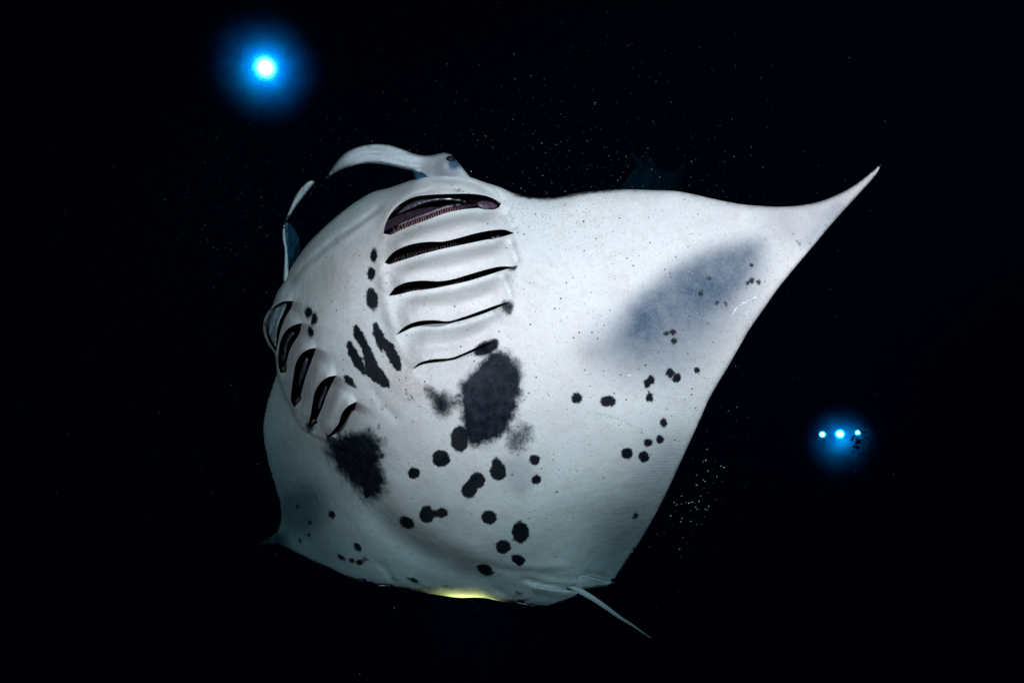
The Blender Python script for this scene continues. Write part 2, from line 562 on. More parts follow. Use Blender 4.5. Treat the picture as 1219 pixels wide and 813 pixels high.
# ------------------------------------------------------------------ the manta: how far each place is from the lens
DEPTH = ThinPlate([
    # right wing
    (600, 240, 2.96), (660, 245, 2.93), (740, 235, 2.92), (820, 240, 2.90), (900, 255, 2.84), (980, 245, 2.76), (1049, 195, 2.66),
    (965, 296, 2.78), (890, 395, 2.84), (840, 490, 2.94), (790, 592, 3.20), (735, 684, 3.66),
    (660, 330, 2.84), (760, 330, 2.84), (860, 310, 2.82), (650, 430, 2.80), (750, 450, 2.86), (680, 540, 2.92), (740, 600, 3.14),
    (640, 620, 3.04), (690, 660, 3.32),
    # belly and head
    (540, 350, 2.76), (540, 440, 2.76), (480, 440, 2.78), (470, 370, 2.79), (430, 360, 2.82), (520, 270, 2.80), (560, 520, 2.80), (500, 520, 2.82),
    (520, 590, 2.92), (590, 590, 2.93), (560, 650, 3.08), (620, 680, 3.24), (690, 700, 3.42), (640, 712, 3.40), (540, 700, 3.36),
    (440, 290, 2.86), (400, 310, 2.92), (500, 225, 2.92), (550, 218, 2.92), (445, 240, 3.00), (385, 290, 3.06), (350, 345, 3.14),
    (390, 370, 2.90), (360, 380, 3.02), (325, 385, 3.24), (400, 430, 2.90), (350, 440, 3.10), (400, 490, 2.94), (430, 470, 2.86), (380, 500, 3.03),
    # left wing, swept away from the lens
    (335, 470, 3.34), (316, 500, 3.56), (318, 550, 3.76), (332, 610, 4.06), (300, 653, 4.5), (355, 560, 3.48), (365, 610, 3.66),
    (400, 550, 3.16), (440, 545, 2.96), (430, 600, 3.14), (400, 640, 3.42), (460, 640, 3.20), (459, 697, 3.44), (400, 680, 3.60), (500, 660, 3.22), (500, 700, 3.40),
], 2e-3)

RIM = [  # u, v, rounding depth, rounding width in px, back height
    (350, 320, .12, 26, .25), (400, 262, .12, 30, .3), (450, 232, .10, 26, .3), (530, 208, .05, 12, .22), (590, 224, .05, 16, .25), (640, 236, .05, 20, .25),
    (740, 227, .045, 20, .16), (850, 240, .03, 14, .10), (960, 243, .02, 8, .05), (1045, 200, .006, 5, .01), (960, 300, .008, 5, .04),
    (850, 460, .008, 5, .08), (780, 610, .008, 5, .07), (735, 684, .008, 5, .03), (690, 700, .012, 5, .05), (620, 717, .02, 8, .08),
    (550, 711, .03, 10, .10), (470, 699, .02, 8, .08), (400, 680, .012, 6, .05), (310, 650, .006, 4, .01), (320, 560, .02, 8, .07), (315, 500, .03, 10, .10),
    (325, 455, .03, 8, .12), (316, 390, .05, 10, .2), (330, 350, .08, 14, .2), (540, 450, .05, 30, .42), (480, 550, .05, 20, .38), (700, 400, .03, 15, .22), (430, 380, .08, 20, .42),
]

FOLDS = [  # polyline, depth change (+ is a groove), width in px
    ([(341, 343), (356, 323), (378, 302), (400, 284), (430, 264), (448, 250), (458, 240)], .022, 4),
    ([(346, 335), (372, 306), (398, 288)], -.02, 9),
    ([(392, 290), (415, 277), (436, 262), (452, 252)], -.012, 6),
    ([(459, 268), (465, 255), (476, 243), (492, 232), (512, 227), (522, 228)], .008, 1.6),
    ([(500, 214), (520, 214), (545, 215), (565, 219), (582, 227), (596, 240)], .016, 4.0),
    ([(566, 214), (583, 219.5), (596, 233), (602, 244)], .010, 2.0),
    ([(598, 250), (606, 262), (612, 276)], .018, 5),
    ([(606, 284), (611, 300), (616, 316)], .018, 5),
    ([(597, 325), (604, 342), (610, 358)], .014, 5),
    ([(418, 590), (440, 606), (462, 627), (495, 653), (537, 672), (579, 692), (605, 703)], .032, 16),
    ([(455, 590), (500, 630), (545, 652), (590, 668)], -.020, 16),
    ([(450, 560), (490, 600), (540, 630)], -.015, 22),
    ([(600, 672), (640, 675), (680, 672)], -.010, 5),
    ([(617, 687), (640, 694), (665, 698), (686, 699)], .020, 3.0),
    ([(622, 693.5), (640, 699), (662, 702)], -.008, 2.2),
    ([(640, 684), (665, 688), (690, 688), (706, 684)], .012, 3),
    ([(560, 668), (600, 678), (640, 681), (680, 680)], .010, 4),
    ([(585, 700), (605, 709), (618, 714)], .010, 3),
    ([(697, 682), (712, 685.5), (729, 691)], .030, 2.6),
    ([(690, 684), (705, 687), (720, 692)], -.010, 2.5),
    ([(450, 668), (461, 680), (470, 697)], .012, 3),
    ([(868, 240), (878, 250), (884, 262)], -.004, 4),
    ([(438, 455), (455, 480), (478, 505)], .006, 6),
    ([(452, 290), (455, 330), (462, 372), (478, 420)], -.010, 7),
]
for up_, lo_ in zip(SLITS[:4], SLITS[1:5]):          # the flaps between the slits are puffed up
    a_, b_ = spline(up_['lo'], 2), spline(lo_['up'], 2)
    t_ = np.linspace(0.06, 0.97, 9)
    mid_ = 0.5 * a_[(t_ * (len(a_) - 1)).astype(int)] + 0.5 * b_[(t_ * (len(b_) - 1)).astype(int)]
    FOLDS.append(([tuple(q) for q in mid_ + np.array([0, 3.0])], -.024, 9))
    FOLDS.append(([tuple(q) for q in a_[(t_ * (len(a_) - 1)).astype(int)] + np.array([0, 6.0])], .012, 5))
for up_, lo_ in zip(SLITS[5:9], SLITS[6:10]):
    a_, b_ = spline(up_['lo'], 2), spline(lo_['up'], 2)
    t_ = np.linspace(0.06, 0.94, 8)
    mid_ = 0.5 * a_[(t_ * (len(a_) - 1)).astype(int)] + 0.5 * b_[(t_ * (len(b_) - 1)).astype(int)]
    FOLDS.append(([tuple(q) for q in mid_], -.018, 6))
STEP = [(329.6, 441), (333, 452), (340, 470), (348, 488), (360, 509), (373, 517), (388, 524), (398, 529)]


def front_depth(p, d_edge=None):
    """Depth of the belly side at the given places."""
    p = np.asarray(p, float)
    z = DEPTH(p)
    d = seg_dist(p, BODY[::2], True)[0] if d_edge is None else d_edge
    rim = idw(p, RIM)
    z = z + rim[:, 0] * (1 - np.sqrt(np.clip(1 - (1 - np.minimum(d / rim[:, 1], 1)) ** 2, 0, 1)))
    for line, amp, w in FOLDS:
        line = spline(line, 6)
        near = (p[:, 0] > line[:, 0].min()-3*w) & (p[:, 0] < line[:, 0].max()+3*w) & (p[:, 1] > line[:, 1].min()-3*w) & (p[:, 1] < line[:, 1].max()+3*w)
        i = np.where(near)[0]
        if len(i):
            q, t, _ = seg_dist(p[i], line)
            z[i] += amp * np.exp(-(q / w) ** 2) * np.minimum(1, np.minimum(t, 1 - t) / 0.18 + 0.05)
    for k, s in enumerate(SLITS):
        poly = s['poly']
        i = np.where((p[:, 0] > poly[:, 0].min()-45) & (p[:, 0] < poly[:, 0].max()+45) & (p[:, 1] > poly[:, 1].min()-45) & (p[:, 1] < poly[:, 1].max()+45))[0]
        if not len(i):
            continue
        dU, tU, _ = seg_dist(p[i], s['U'][::2])
        dL, tL, _ = seg_dist(p[i], s['L'][::2])
        left = k >= 5
        su, sl = (11, 12) if left else (17, 17)
        wU = np.minimum(1, np.minimum(tU, 1 - tU) / 0.16)
        wL = np.minimum(1, np.minimum(tL, 1 - tL) / 0.16)
        up = dU <= dL
        z[i] += np.where(up, -(1.6 if k < 2 or left else 1.15) * s['a'] * np.exp(-(dU / su) ** 1.3) * wU, (2.3 if k < 2 or left else 1.9) * s['b'] * np.exp(-(dL / sl) ** 1.3) * wL)
    # left gills stand proud of the wing behind them
    i = np.where((p[:, 0] > 300) & (p[:, 0] < 420) & (p[:, 1] > 430) & (p[:, 1] < 600))[0]
    if len(i):
        q, t, side = seg_dist(p[i], STEP)
        far = side > 0
        z[i] += np.where(far, 0.13 * (1 - 0.9 * t) * np.exp(-q / 50) * smooth(q, -1.0, 2.5), 0)
    return z


def thing_at(name, u, v, z):
    return empty(name, tuple(to3d([(u, v)], z)[0]))


manta = thing_at('manta_ray', 540, 450, 2.95)
tag(manta, 'large manta ray showing its white spotted belly, gill slits and outstretched wing to the lens', 'manta ray')

# ------------------------------------------------------------------ colour pattern of the hide, some shade painted in
ELL = [  # crisp spots: u, v, rx, ry, angle
    (445.2, 304, 4.4, 8.5, 0), (441.8, 326, 5, 8, 0), (443, 356, 7.5, 14.5, -8), (367, 372, 4.5, 7.5, 0), (374, 380, 4, 8.5, 10), (369.8, 395, 3.5, 8, -5),
    (547, 522.6, 11, 16, 0), (524.7, 545.5, 11, 10.5, 0), (593, 561, 10.5, 11, 0), (591, 552, 6, 8, -10), (492.6, 563, 7.5, 7, 0),
    (568, 572, 10, 10, 0), (558, 584, 9.5, 9, 0), (562, 578, 8, 9, 35), (636.5, 546.8, 6.5, 6.5, 0), (638.4, 570.5, 6, 6, 0), (508, 612.4, 9, 11, 0), (526, 610.4, 7.5, 6.5, 0), (517, 611, 7, 5, 0),
    (484.3, 622, 10, 7, 30), (582.5, 615.7, 9.5, 9, 0), (619.7, 633.3, 10.5, 13.5, 0), (599.3, 650.6, 9.5, 8.5, 0), (616.9, 666, 9, 6.5, 25), (577.8, 678, 11.5, 6.5, 25),
    (492.6, 690.5, 7.5, 2.8, 22), (531.7, 699, 6, 1.8, 12), (508, 699, 6, 2, 10), (470, 689, 3.5, 1.6, 15), (618, 706, 5.5, 2, 15),
    (445, 545, 5.5, 5, 0), (454, 542.7, 3.5, 3, 30), (436.8, 588, 4, 5, 0), (455, 569, 2.8, 2, 20), (395, 612.4, 4, 5, -25),
    (425.6, 650.9, 4, 6, -35), (406, 663.4, 6, 3, 30), (418.6, 666.8, 3.5, 2.5, 10), (428, 669, 5.5, 3.5, 10), (435.4, 665.4, 4, 2.5, 30),
    (369, 621.6, 2, 3, -30), (367.6, 636.6, 2, 2.4, -20), (357, 643, 2, 3, -10), (354, 603, 2, 2.6, -30),
    (686.2, 474, 6.8, 7, 0), (723.9, 477.5, 10, 7, 0), (793, 397, 3.6, 3.4, 0), (801.5, 395.7, 3.6, 4.2, 0), (802, 406, 3.8, 4.2, 0),
    (797.3, 444, 5, 7, 0), (805.7, 449.6, 5.3, 6, 0), (829.4, 441, 3.6, 4, 0), (775, 452, 5, 5.5, 0), (770, 456.5, 4.5, 5.5, 0), (773, 473, 4.7, 6.5, 0),
    (789.8, 503.4, 4.7, 5.6, 0), (785.6, 523, 4.8, 5.8, 0), (771.6, 527, 5.6, 5.2, 0), (746.5, 539.7, 7.6, 7, 0), (766.6, 543.6, 6.6, 6.8, 30), (756.4, 614.4, 3.5, 5, 40),
    (894.5, 315.7, 2.8, 2.8, 0), (843.7, 331.4, 3, 2.3, 0), (834, 349.5, 2.6, 3.2, 0), (853.4, 361, 2.8, 3.4, 0), (863.8, 361, 2.8, 2.6, 0), (889.7, 337.5, 2.8, 2.8, 0), (895, 334, 3.5, 4.2, 0), (902.8, 335.8, 2.8, 3.6, 0),
    (545, 227, 4.5, 1.6, 5), (951, 289.5, 1.6, 2.2, 0), (945, 278, 1.3, 1.3, 0), (789, 250.5, 1.3, 1.3, 0), (663, 585, 1.6, 1.6, 0), (650, 671, 1.6, 1.6, 0),
]
CAPS = [  # crisp streaks: polyline with radius
    ([(415.5, 409, 3.6), (420, 420, 6), (428, 434, 6), (433.5, 444, 3)], ),
    ([(423.5, 389, 3), (427, 399, 6.2), (434, 411, 5), (439, 424, 6.5), (443, 440, 9.5), (449, 447, 9), (458, 455, 6), (463.5, 460.5, 2)], ),
    ([(446.6, 386, 3), (449, 396, 6), (453, 405, 6), (463, 414, 6.5), (470, 428, 7), (474, 438, 4.5)], ),
    ([(411, 449, 3), (416, 453.5, 5), (422.5, 460.5, 2)], ),
    ([(453, 411, 4), (454, 418, 1.5)], ),
]
BLOT = [  # soft blotches: polygon, softness, strength
    ([(593, 422), (612, 434), (612, 481), (603, 503), (579, 525), (562, 524), (555.4, 497.5), (552, 464), (568, 442)], 18, 1.55),
    ([(506, 460), (522, 463), (545, 470), (556, 470), (556, 482), (538, 490), (526, 500), (516, 484)], 8, .72),
    ([(392, 529), (430, 518), (449, 523), (448, 548), (455, 580), (440, 591), (425, 580), (405, 557)], 19, 1.35),
    ([(598, 358), (612, 361), (608, 374), (598, 372)], 4, .8),
    ([(564, 416), (592, 404), (593, 413), (580, 422), (566, 423)], 3.5, 1.0),
    ([(606, 318), (616, 317), (614, 322), (604, 322)], 2.5, .8),
    ([(388, 518), (396, 518), (402, 524), (396, 530), (389, 526)], 3, .8),
    ([(365, 504), (374, 504), (373, 513), (367, 515)], 3, .8),
    ([(600, 506), (632, 506), (636, 524), (622, 540), (606, 538)], 8, .52),
    ([(640, 234), (608, 227), (590, 220), (600, 222), (640, 231), (690, 226), (690, 230)], 4, .8),
]
RAG = [(487, 472, 13, 11, .56), (507, 464, 7, 7, .6), (523, 481, 17, 17, .68), (545, 471, 9, 9, .55), (437, 517, 13, 16, .62), (457, 486, 8, 10, .46), (450, 508, 6, 10, .45),
       (618, 523, 19, 17, .60), (618, 440, 16, 20, .50), (628, 470, 10, 20, .42), (570, 422, 20, 8, .5), (430, 505, 8, 10, .45), (605, 366, 9, 9, .55)]
DUSK_SHADE = [  # polygon, softness, strength
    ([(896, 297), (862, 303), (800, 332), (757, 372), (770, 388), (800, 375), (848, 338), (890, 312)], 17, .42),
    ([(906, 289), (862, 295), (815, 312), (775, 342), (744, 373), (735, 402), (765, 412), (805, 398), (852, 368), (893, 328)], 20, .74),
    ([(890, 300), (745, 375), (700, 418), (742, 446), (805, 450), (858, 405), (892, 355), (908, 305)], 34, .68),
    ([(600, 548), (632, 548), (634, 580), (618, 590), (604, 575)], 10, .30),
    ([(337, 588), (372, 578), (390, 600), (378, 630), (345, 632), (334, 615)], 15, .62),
    ([(290, 636), (338, 636), (342, 662), (285, 664)], 10, .985),  # painted fade into the dark at the far left wing tip
    ([(755, 560), (800, 520), (815, 535), (740, 690), (690, 690), (715, 640)], 34, .40),  # painted shade where the wing curves away at its rear margin
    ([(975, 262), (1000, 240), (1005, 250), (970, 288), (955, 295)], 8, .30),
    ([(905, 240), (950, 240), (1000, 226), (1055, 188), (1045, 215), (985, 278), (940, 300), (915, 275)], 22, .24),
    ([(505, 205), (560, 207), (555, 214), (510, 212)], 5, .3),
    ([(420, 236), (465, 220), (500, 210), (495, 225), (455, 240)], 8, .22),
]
SCAR = [([(872, 375), (876, 367), (885, 361), (896, 355), (905, 352)], 2.6, .63), ([(888, 372), (894, 384), (891, 392)], 7, .55), ([(727, 304), (739, 299)], 5, .58),
        ([(795, 306), (850, 300), (895, 296)], .9, .46), ([(812, 352), (835, 378)], .9, .5), ([(700, 492), (730, 498), (766, 514)], 6, .54), ([(725, 425), (780, 438)], 1.2, .5),
        ([(742, 446), (752, 447)], 4, .56), ([(752, 470), (760, 473)], 3.5, .56), ([(760, 375), (775, 388)], 1.2, .5), ([(817, 322), (824, 325)], 3, .48), ([(818, 409), (826, 405)], 4, .5),
        ([(570, 290), (574, 340)], 0.5, .0)]
FLESH = [(352, 361, 6, 7, .8), (455, 282, 5, 9, .8), (427, 480, 9, 9, .45), (338, 452, 4, 6, .7), (480, 450, 40, 28, .42), (420, 330, 80, 80, .20), (350, 420, 50, 60, .16), (520, 550, 70, 40, .12), (560, 290, 60, 80, .08), (690, 260, 80, 30, .10), (352, 487, 4, 5, .7)]
PORE = [(612, 250, 45, 30), (650, 262, 60, 25), (700, 250, 40, 20)]
RAYS = [([(800, 545), (770, 600), (740, 650)], 45, .8), ([(1000, 235), (940, 265), (880, 300)], 40, .25), ([(850, 450), (810, 520)], 40, .5)]


def ell(p, u, v, rx, ry, ang=0):
    a = math.radians(ang)
    x, y = p[:, 0] - u, p[:, 1] - v
    X, Y = x * math.cos(a) + y * math.sin(a), -x * math.sin(a) + y * math.cos(a)
    return (np.hypot(X / rx, Y / ry) - 1) * min(rx, ry)


def capsule(p, pts):
    best = np.full(len(p), 99.)
    for a, b in zip(pts[:-1], pts[1:]):
        A, B = np.array(a[:2]), np.array(b[:2])
        t = np.clip(((p - A) @ (B - A)) / max(((B - A) ** 2).sum(), 1e-6), 0, 1)
        q = p - (A + t[:, None] * (B - A))
        best = np.minimum(best, np.hypot(q[:, 0], q[:, 1]) - (a[2] + t * (b[2] - a[2])))
    return best


def pattern(p, d_edge):
    n = len(p)
    spot_ = np.full(n, 14.)
    for e in ELL:
        spot_ = np.minimum(spot_, ell(p, *e))
    for c in CAPS:
        spot_ = np.minimum(spot_, capsule(p, c[0]))
    blot = np.zeros(n)
    for poly, soft, st in BLOT:
        blot = np.maximum(blot, st * smooth(sdf(p, spline(poly, 4, True)), soft, -soft))
    rag = np.zeros(n)
    for u, v, rx, ry, st in RAG:
        rag = np.maximum(rag, st * smooth(np.hypot((p[:, 0]-u)/rx, (p[:, 1]-v)/ry), 1.35, 0.2))
    dusk_shade = np.zeros(n)
    for poly, soft, st in DUSK_SHADE:
        dusk_shade = 1 - (1 - dusk_shade) * (1 - st * smooth(sdf(p, spline(poly, 8, True)), soft, -soft))
    scar = np.zeros(n)
    for line, w, st in SCAR:
        scar = np.maximum(scar, st * np.exp(-(seg_dist(p, line)[0] / w) ** 2))
    flesh = np.zeros(n)
    for u, v, rx, ry, st in FLESH:
        flesh = np.maximum(flesh, st * np.exp(-((p[:, 0]-u)/rx)**2 - ((p[:, 1]-v)/ry)**2))
    pore = np.zeros(n)
    for u, v, rx, ry in PORE:
        pore = np.maximum(pore, np.exp(-((p[:, 0]-u)/rx)**2 - ((p[:, 1]-v)/ry)**2))
    rays = np.zeros(n)
    for line, w, st in RAYS:
        rays = np.maximum(rays, st * np.exp(-(seg_dist(p, line)[0] / w) ** 2))
    lead = smooth(d_edge, 5.5, 0.5) * smooth(p[:, 0], 596, 620) * smooth(p[:, 0], 770, 700) * (p[:, 1] < 262)
    blot = np.maximum(blot, .8 * lead)
    thin = smooth(d_edge, 17, 0) * smooth(p[:, 1], 640, 690) * smooth(p[:, 0], 470, 545) * smooth(p[:, 0], 622, 562)  # thin margin, kept to a window that shapes the yellow glow
    return dict(spot=spot_, blot=blot, rag=rag, dusk_shade=dusk_shade, scar=scar, flesh=flesh, pore=pore, rays=rays, thin=thin)


# ------------------------------------------------------------------ the body mesh
def in_fine(q):
    return ((q[:, 0] < 632) & (q[:, 1] < 535)) | (q[:, 0] < 430)


P, T, hole = tri_sheet(BODY, [s['poly'] for s in SLITS], 3.6, in_fine, 2.1)
dE = seg_dist(P, BODY, True)[0]
zf = front_depth(P, dE)
rim = idw(P, RIM)
on_edge = dE < 0.05
rd = np.maximum(rim[:, 2] * 420, 10)
zb = DEPTH(P) + rim[:, 0] + rim[:, 2] * np.sqrt(np.clip(1 - (1 - np.minimum(dE / rd, 1)) ** 2, 0, 1))
zb = np.maximum(zb, zf + 0.004)
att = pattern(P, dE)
nP = len(P)
back_idx = np.where(on_edge, np.arange(nP), np.arange(nP) + nP)
V = np.concatenate([to3d(P, zf), to3d(P, zb)])
Tf = T[~hole]
a2 = P[Tf[:, 1]] - P[Tf[:, 0]]
b2 = P[Tf[:, 2]] - P[Tf[:, 0]]
ccw = a2[:, 0] * b2[:, 1] - a2[:, 1] * b2[:, 0] > 0          # image y runs down: ccw here faces away
Tf = np.where(ccw[:, None], Tf, Tf[:, ::-1])
a2 = P[T[:, 1]] - P[T[:, 0]]
b2 = P[T[:, 2]] - P[T[:, 0]]
ccw = a2[:, 0] * b2[:, 1] - a2[:, 1] * b2[:, 0] > 0
Tb = back_idx[np.where(ccw[:, None], T[:, ::-1], T)]
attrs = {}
flat = dict(spot=14., blot=0., rag=0., dusk_shade=0., scar=0., flesh=0., pore=0., rays=0.)
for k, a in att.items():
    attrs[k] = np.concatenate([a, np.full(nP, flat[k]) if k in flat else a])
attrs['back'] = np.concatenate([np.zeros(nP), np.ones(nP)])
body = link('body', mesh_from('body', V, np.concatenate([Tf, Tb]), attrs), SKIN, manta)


# ------------------------------------------------------------------ thin sheets: lobes, fins, membranes
def sheet(name, poly, zfun, thick, mat, parent, step=2.5, roundw=4.0, extra=None, roundz=None):
    """A lens-shaped sheet of real thickness over an outline."""
    p, t, _ = tri_sheet(poly, [], step)
    d = seg_dist(p, poly, True)[0]
    prof = np.sqrt(np.clip(1 - (1 - np.minimum(d / roundw, 1)) ** 2, 0, 1))
    z0 = zfun(p)
    rz = thick if roundz is None else roundz
    z1 = z0 + rz * (1 - prof)
    z2 = z0 + rz + thick * prof
    n = len(p)
    edge = d < 0.05
    bi = np.where(edge, np.arange(n), np.arange(n) + n)
    u = p[t[:, 1]] - p[t[:, 0]]
    w = p[t[:, 2]] - p[t[:, 0]]
    cc = u[:, 0] * w[:, 1] - u[:, 1] * w[:, 0] > 0
    tf = np.where(cc[:, None], t, t[:, ::-1])
    tb = bi[np.where(cc[:, None], t[:, ::-1], t)]
    at = {k: np.full(2 * n, v) for k, v in flat.items()}
    at['thin'] = np.zeros(2 * n)
    at['back'] = np.concatenate([np.zeros(n), np.ones(n)])
    if extra:
        for k, f in extra.items():
            at[k][:n] = f(p)
    me = mesh_from(name, np.concatenate([to3d(p, z1), to3d(p, z2)]), np.concatenate([tf, tb]), at)
    return link(name, me, mat, parent)


def across(line):
    """Signed distance across a polyline as a function."""
    L = spline(line, 5)

    def f(p):
        q, t, s = seg_dist(p, L)
        return q * s, t
    return f


# right lobe: a broad blade that sweeps forward from the eye and curls at the tip
LOBE_R = outline([
    [(387.5, 213.6), (391.8, 206.3), (399.7, 194.4), (409.5, 183.6), (419.4, 177.7), (431.2, 173.8), (446.9, 171.8), (462.7, 172.8), (478.4, 177.7),
     (492.2, 183.2), (506, 185.6), (515.8, 184.6), (527.6, 182), (537.5, 184.6), (545.4, 193.5), (553.2, 203.3), (561, 212.2), (574, 219), (570, 224), (550, 221),
     (530, 218.5), (512, 216.5), (496, 215)],
    [(496, 215), (495.2, 209), (492.2, 203.7)],
    [(492.2, 203.7), (482.4, 201.7), (468.6, 198.4), (452.8, 195.4), (437, 194.8), (417.4, 198.4), (401.7, 204.3), (387.5, 213.6)]], 2.0)
mid_r = across([(388, 213), (400, 200), (420, 188), (447, 183), (475, 190), (500, 195), (530, 197), (560, 214)])
ZR = ThinPlate([(388, 213, 3.06), (410, 190, 2.95), (450, 175, 2.95), (450, 195, 2.93), (480, 190, 2.94), (500, 186, 2.96), (500, 205, 2.98), (530, 184, 2.93), (530, 200, 2.885),
                (548, 206, 2.92), (530, 212, 2.945), (510, 212, 2.965), (565, 214, 2.965), (550, 220, 2.975), (515, 217, 2.985), (572, 222, 2.99)], 1e-3)


def z_lobe_r(p):
    s, t = mid_r(p)
    fold = 0.006 * np.sin(s * 1.15 + t * 9) * np.exp(-((p[:, 0] - 455) / 45) ** 2)
    crest = -0.014 * np.exp(-((p[:, 0] - 532) / 9) ** 2 - ((p[:, 1] - 190) / 7) ** 2)
    return ZR(p) + fold * 0.9 + crest


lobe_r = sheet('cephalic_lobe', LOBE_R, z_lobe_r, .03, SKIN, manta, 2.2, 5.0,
               dict(dusk_shade=lambda p: np.clip(0.95 * np.exp(-((p[:, 0]-541)/8)**2 - ((p[:, 1]-193)/9)**2) + 0.42 + 0.12 * smooth(p[:, 0], 470, 400), 0, 1),  # dark eye patch; the overall tone is shade painted on the angled lobe
                    rays=lambda p: 0.35 * smooth(p[:, 0], 500, 470), blot=lambda p: np.zeros(len(p))))
sheet('lobe_membrane', outline([[(490, 203), (500, 204), (509, 208), (513, 213), (505, 216), (495, 215), (490, 203)]], 1.5),
      lambda p: np.full(len(p), 2.958) + 0.0012 * (512 - p[:, 0]), .006, BLUEMEM, lobe_r, 1.8, 2)

# left lobe, seen edge-on, its inner face falling away into the dark
LOBE_L = outline([
    [(374.2, 215.5), (369, 215.4), (362, 220.3), (355, 228.6), (349, 239.2), (344, 251.3), (339, 263.4), (336.6, 274), (336.6, 286), (338.6, 296.4), (338.6, 310), (337.8, 324), (338, 336), (343, 341)],
    [(343, 341), (345, 330), (343.4, 320.5), (342.8, 306.7), (341.6, 293), (340, 282.6), (339.6, 274), (341, 264.5), (346, 255.5), (353.2, 244.5), (361.8, 233.2), (370, 223), (374.2, 217.8)],
    [(374.2, 217.8), (374.2, 215.5)]], 1.8)
ZL = ThinPlate([(373, 217, 3.05), (355, 236, 3.1), (339, 270, 3.18), (338, 300, 3.24), (342, 338, 3.30), (348, 250, 3.13), (343, 300, 3.25), (365, 225, 3.07)], 1e-3)
lobe_l = sheet('cephalic_lobe', LOBE_L, ZL, .02, SKIN, manta, 1.6, 2.2, dict(dusk_shade=lambda p: 0.38 * np.ones(len(p))))
LOBE_IN = outline([[(340.5, 264), (347, 268), (353, 276), (358, 288), (359, 300), (355, 312), (348, 325), (342, 334), (340.5, 320), (340, 300), (339.3, 282), (340.5, 264)]], 2)
sheet('lobe_membrane', LOBE_IN, lambda p: ZL(p) + 0.012 + np.maximum(0, p[:, 0] - 342) * 0.02, .012, BLUEMEM, lobe_l, 2.2, 2)

# eye on the lobe's root
def ellipsoid(name, c, r, mat, parent, nu=20, nv=12):
    V, Fc = [], []
    for j in range(nv + 1):
        th = math.pi * j / nv
        for i in range(nu):
            ph = 2 * math.pi * i / nu
            V.append((c[0] + r[0]*math.sin(th)*math.cos(ph), c[1] + r[1]*math.sin(th)*math.sin(ph), c[2] + r[2]*math.cos(th)))
    for j in range(nv):
        for i in range(nu):
            a, b = j*nu + i, j*nu + (i+1) % nu
            Fc.append((a, a + nu, b + nu, b))
    me = bpy.data.meshes.new(name)
    me.from_pydata(V, [], Fc)
    return link(name, me, mat, parent)


ec = to3d([(536.5, 190.5)], float(z_lobe_r(np.array([[536.5, 190.5]]))[0]) + 0.012)[0]
ellipsoid('eye', ec, (0.018, 0.022, 0.014), EYE, manta)

# pelvic fins either side of the tail root
def zfin(dz):
    def f(p):
        return front_depth(p, np.full(len(p), 50.)) + dz
    return f


PELV_L = outline([[(622, 692), (632, 695), (645, 698), (660, 700.5), (675, 701.5), (686.8, 704.5)], [(686.8, 704.5), (686.4, 708.2), (676.8, 713.4), (662.8, 718.2), (648.9, 722.3), (638, 721.6), (628, 719.6), (616, 717)],
                  [(616, 717), (614, 708), (622, 692)]], 2)
FR = lambda p: front_depth(p, np.full(len(p), 50.))
sheet('pelvic_fin', PELV_L, lambda p: FR(p) + 0.022 - 0.036 * smooth(p[:, 0], 618, 648) - 0.006 * smooth(p[:, 0], 645, 686) + 0.0030 * np.sin((p[:, 1] - 690 - 0.1 * (p[:, 0] - 620)) * 0.45), .006, SKIN, manta, 2.0, 3.0,
      dict(dusk_shade=lambda p: 0.15 + 0.25 * smooth(p[:, 1], 706, 720)), roundz=.004)
PELV_R = outline([[(668, 692), (685, 686.5), (700, 685), (712, 687), (724, 690.5), (731.5, 692.6)], [(731.5, 692.6), (726, 696), (718.6, 697.4), (705, 698.6), (693, 700.2), (682, 700.6), (668, 692)]], 2)
sheet('pelvic_fin', PELV_R, lambda p: FR(p) + 0.02 - 0.032 * smooth(p[:, 0], 672, 700), .006, SKIN, manta, 2.0, 3.0, dict(dusk_shade=lambda p: np.full(len(p), .15)), roundz=.004)


# tail: a tapering whip
def tube(name, path, radii, mat, parent, n=12, attrs_default=True):
    path = np.asarray(path, float)
    V, Fc = [], []
    for i in range(len(path)):
        d = path[min(i+1, len(path)-1)] - path[max(i-1, 0)]
        d = d / np.linalg.norm(d)
        a = np.cross(d, (0, 1, 0))
        a /= np.linalg.norm(a)
        b = np.cross(d, a)
        for k in range(n):
            t = 2 * math.pi * k / n
            V.append(path[i] + radii[i] * (a * math.cos(t) + b * math.sin(t)))
    for i in range(len(path) - 1):
        for k in range(n):
            q = i * n + k
            r = i * n + (k + 1) % n
            Fc.append((q, r, r + n, q + n))
    Fc.append(tuple(range(n - 1, -1, -1)))
    Fc.append(tuple(range((len(path)-1)*n, len(path)*n)))
    me = bpy.data.meshes.new(name)
    me.from_pydata([tuple(v) for v in V], [], Fc)
    at = me.attributes.new('spot', 'FLOAT', 'POINT')
    at.data.foreach_set('value', np.full(len(V), 14., np.float32))
    return link(name, me, mat, parent)


tl = spline([(676, 695), (686, 700.5), (696, 706), (707, 712.5), (718, 720), (730, 728.6), (741, 736.5), (752.5, 743.5), (764, 751.6), (776.5, 760)], 3)
tz = np.linspace(3.40, 3.62, len(tl))
tt = np.linspace(0, 1, len(tl))
tube('tail', to3d(tl, tz), (0.0125 * (1 - tt) ** 1.0 + 0.0018), SKIN, manta)


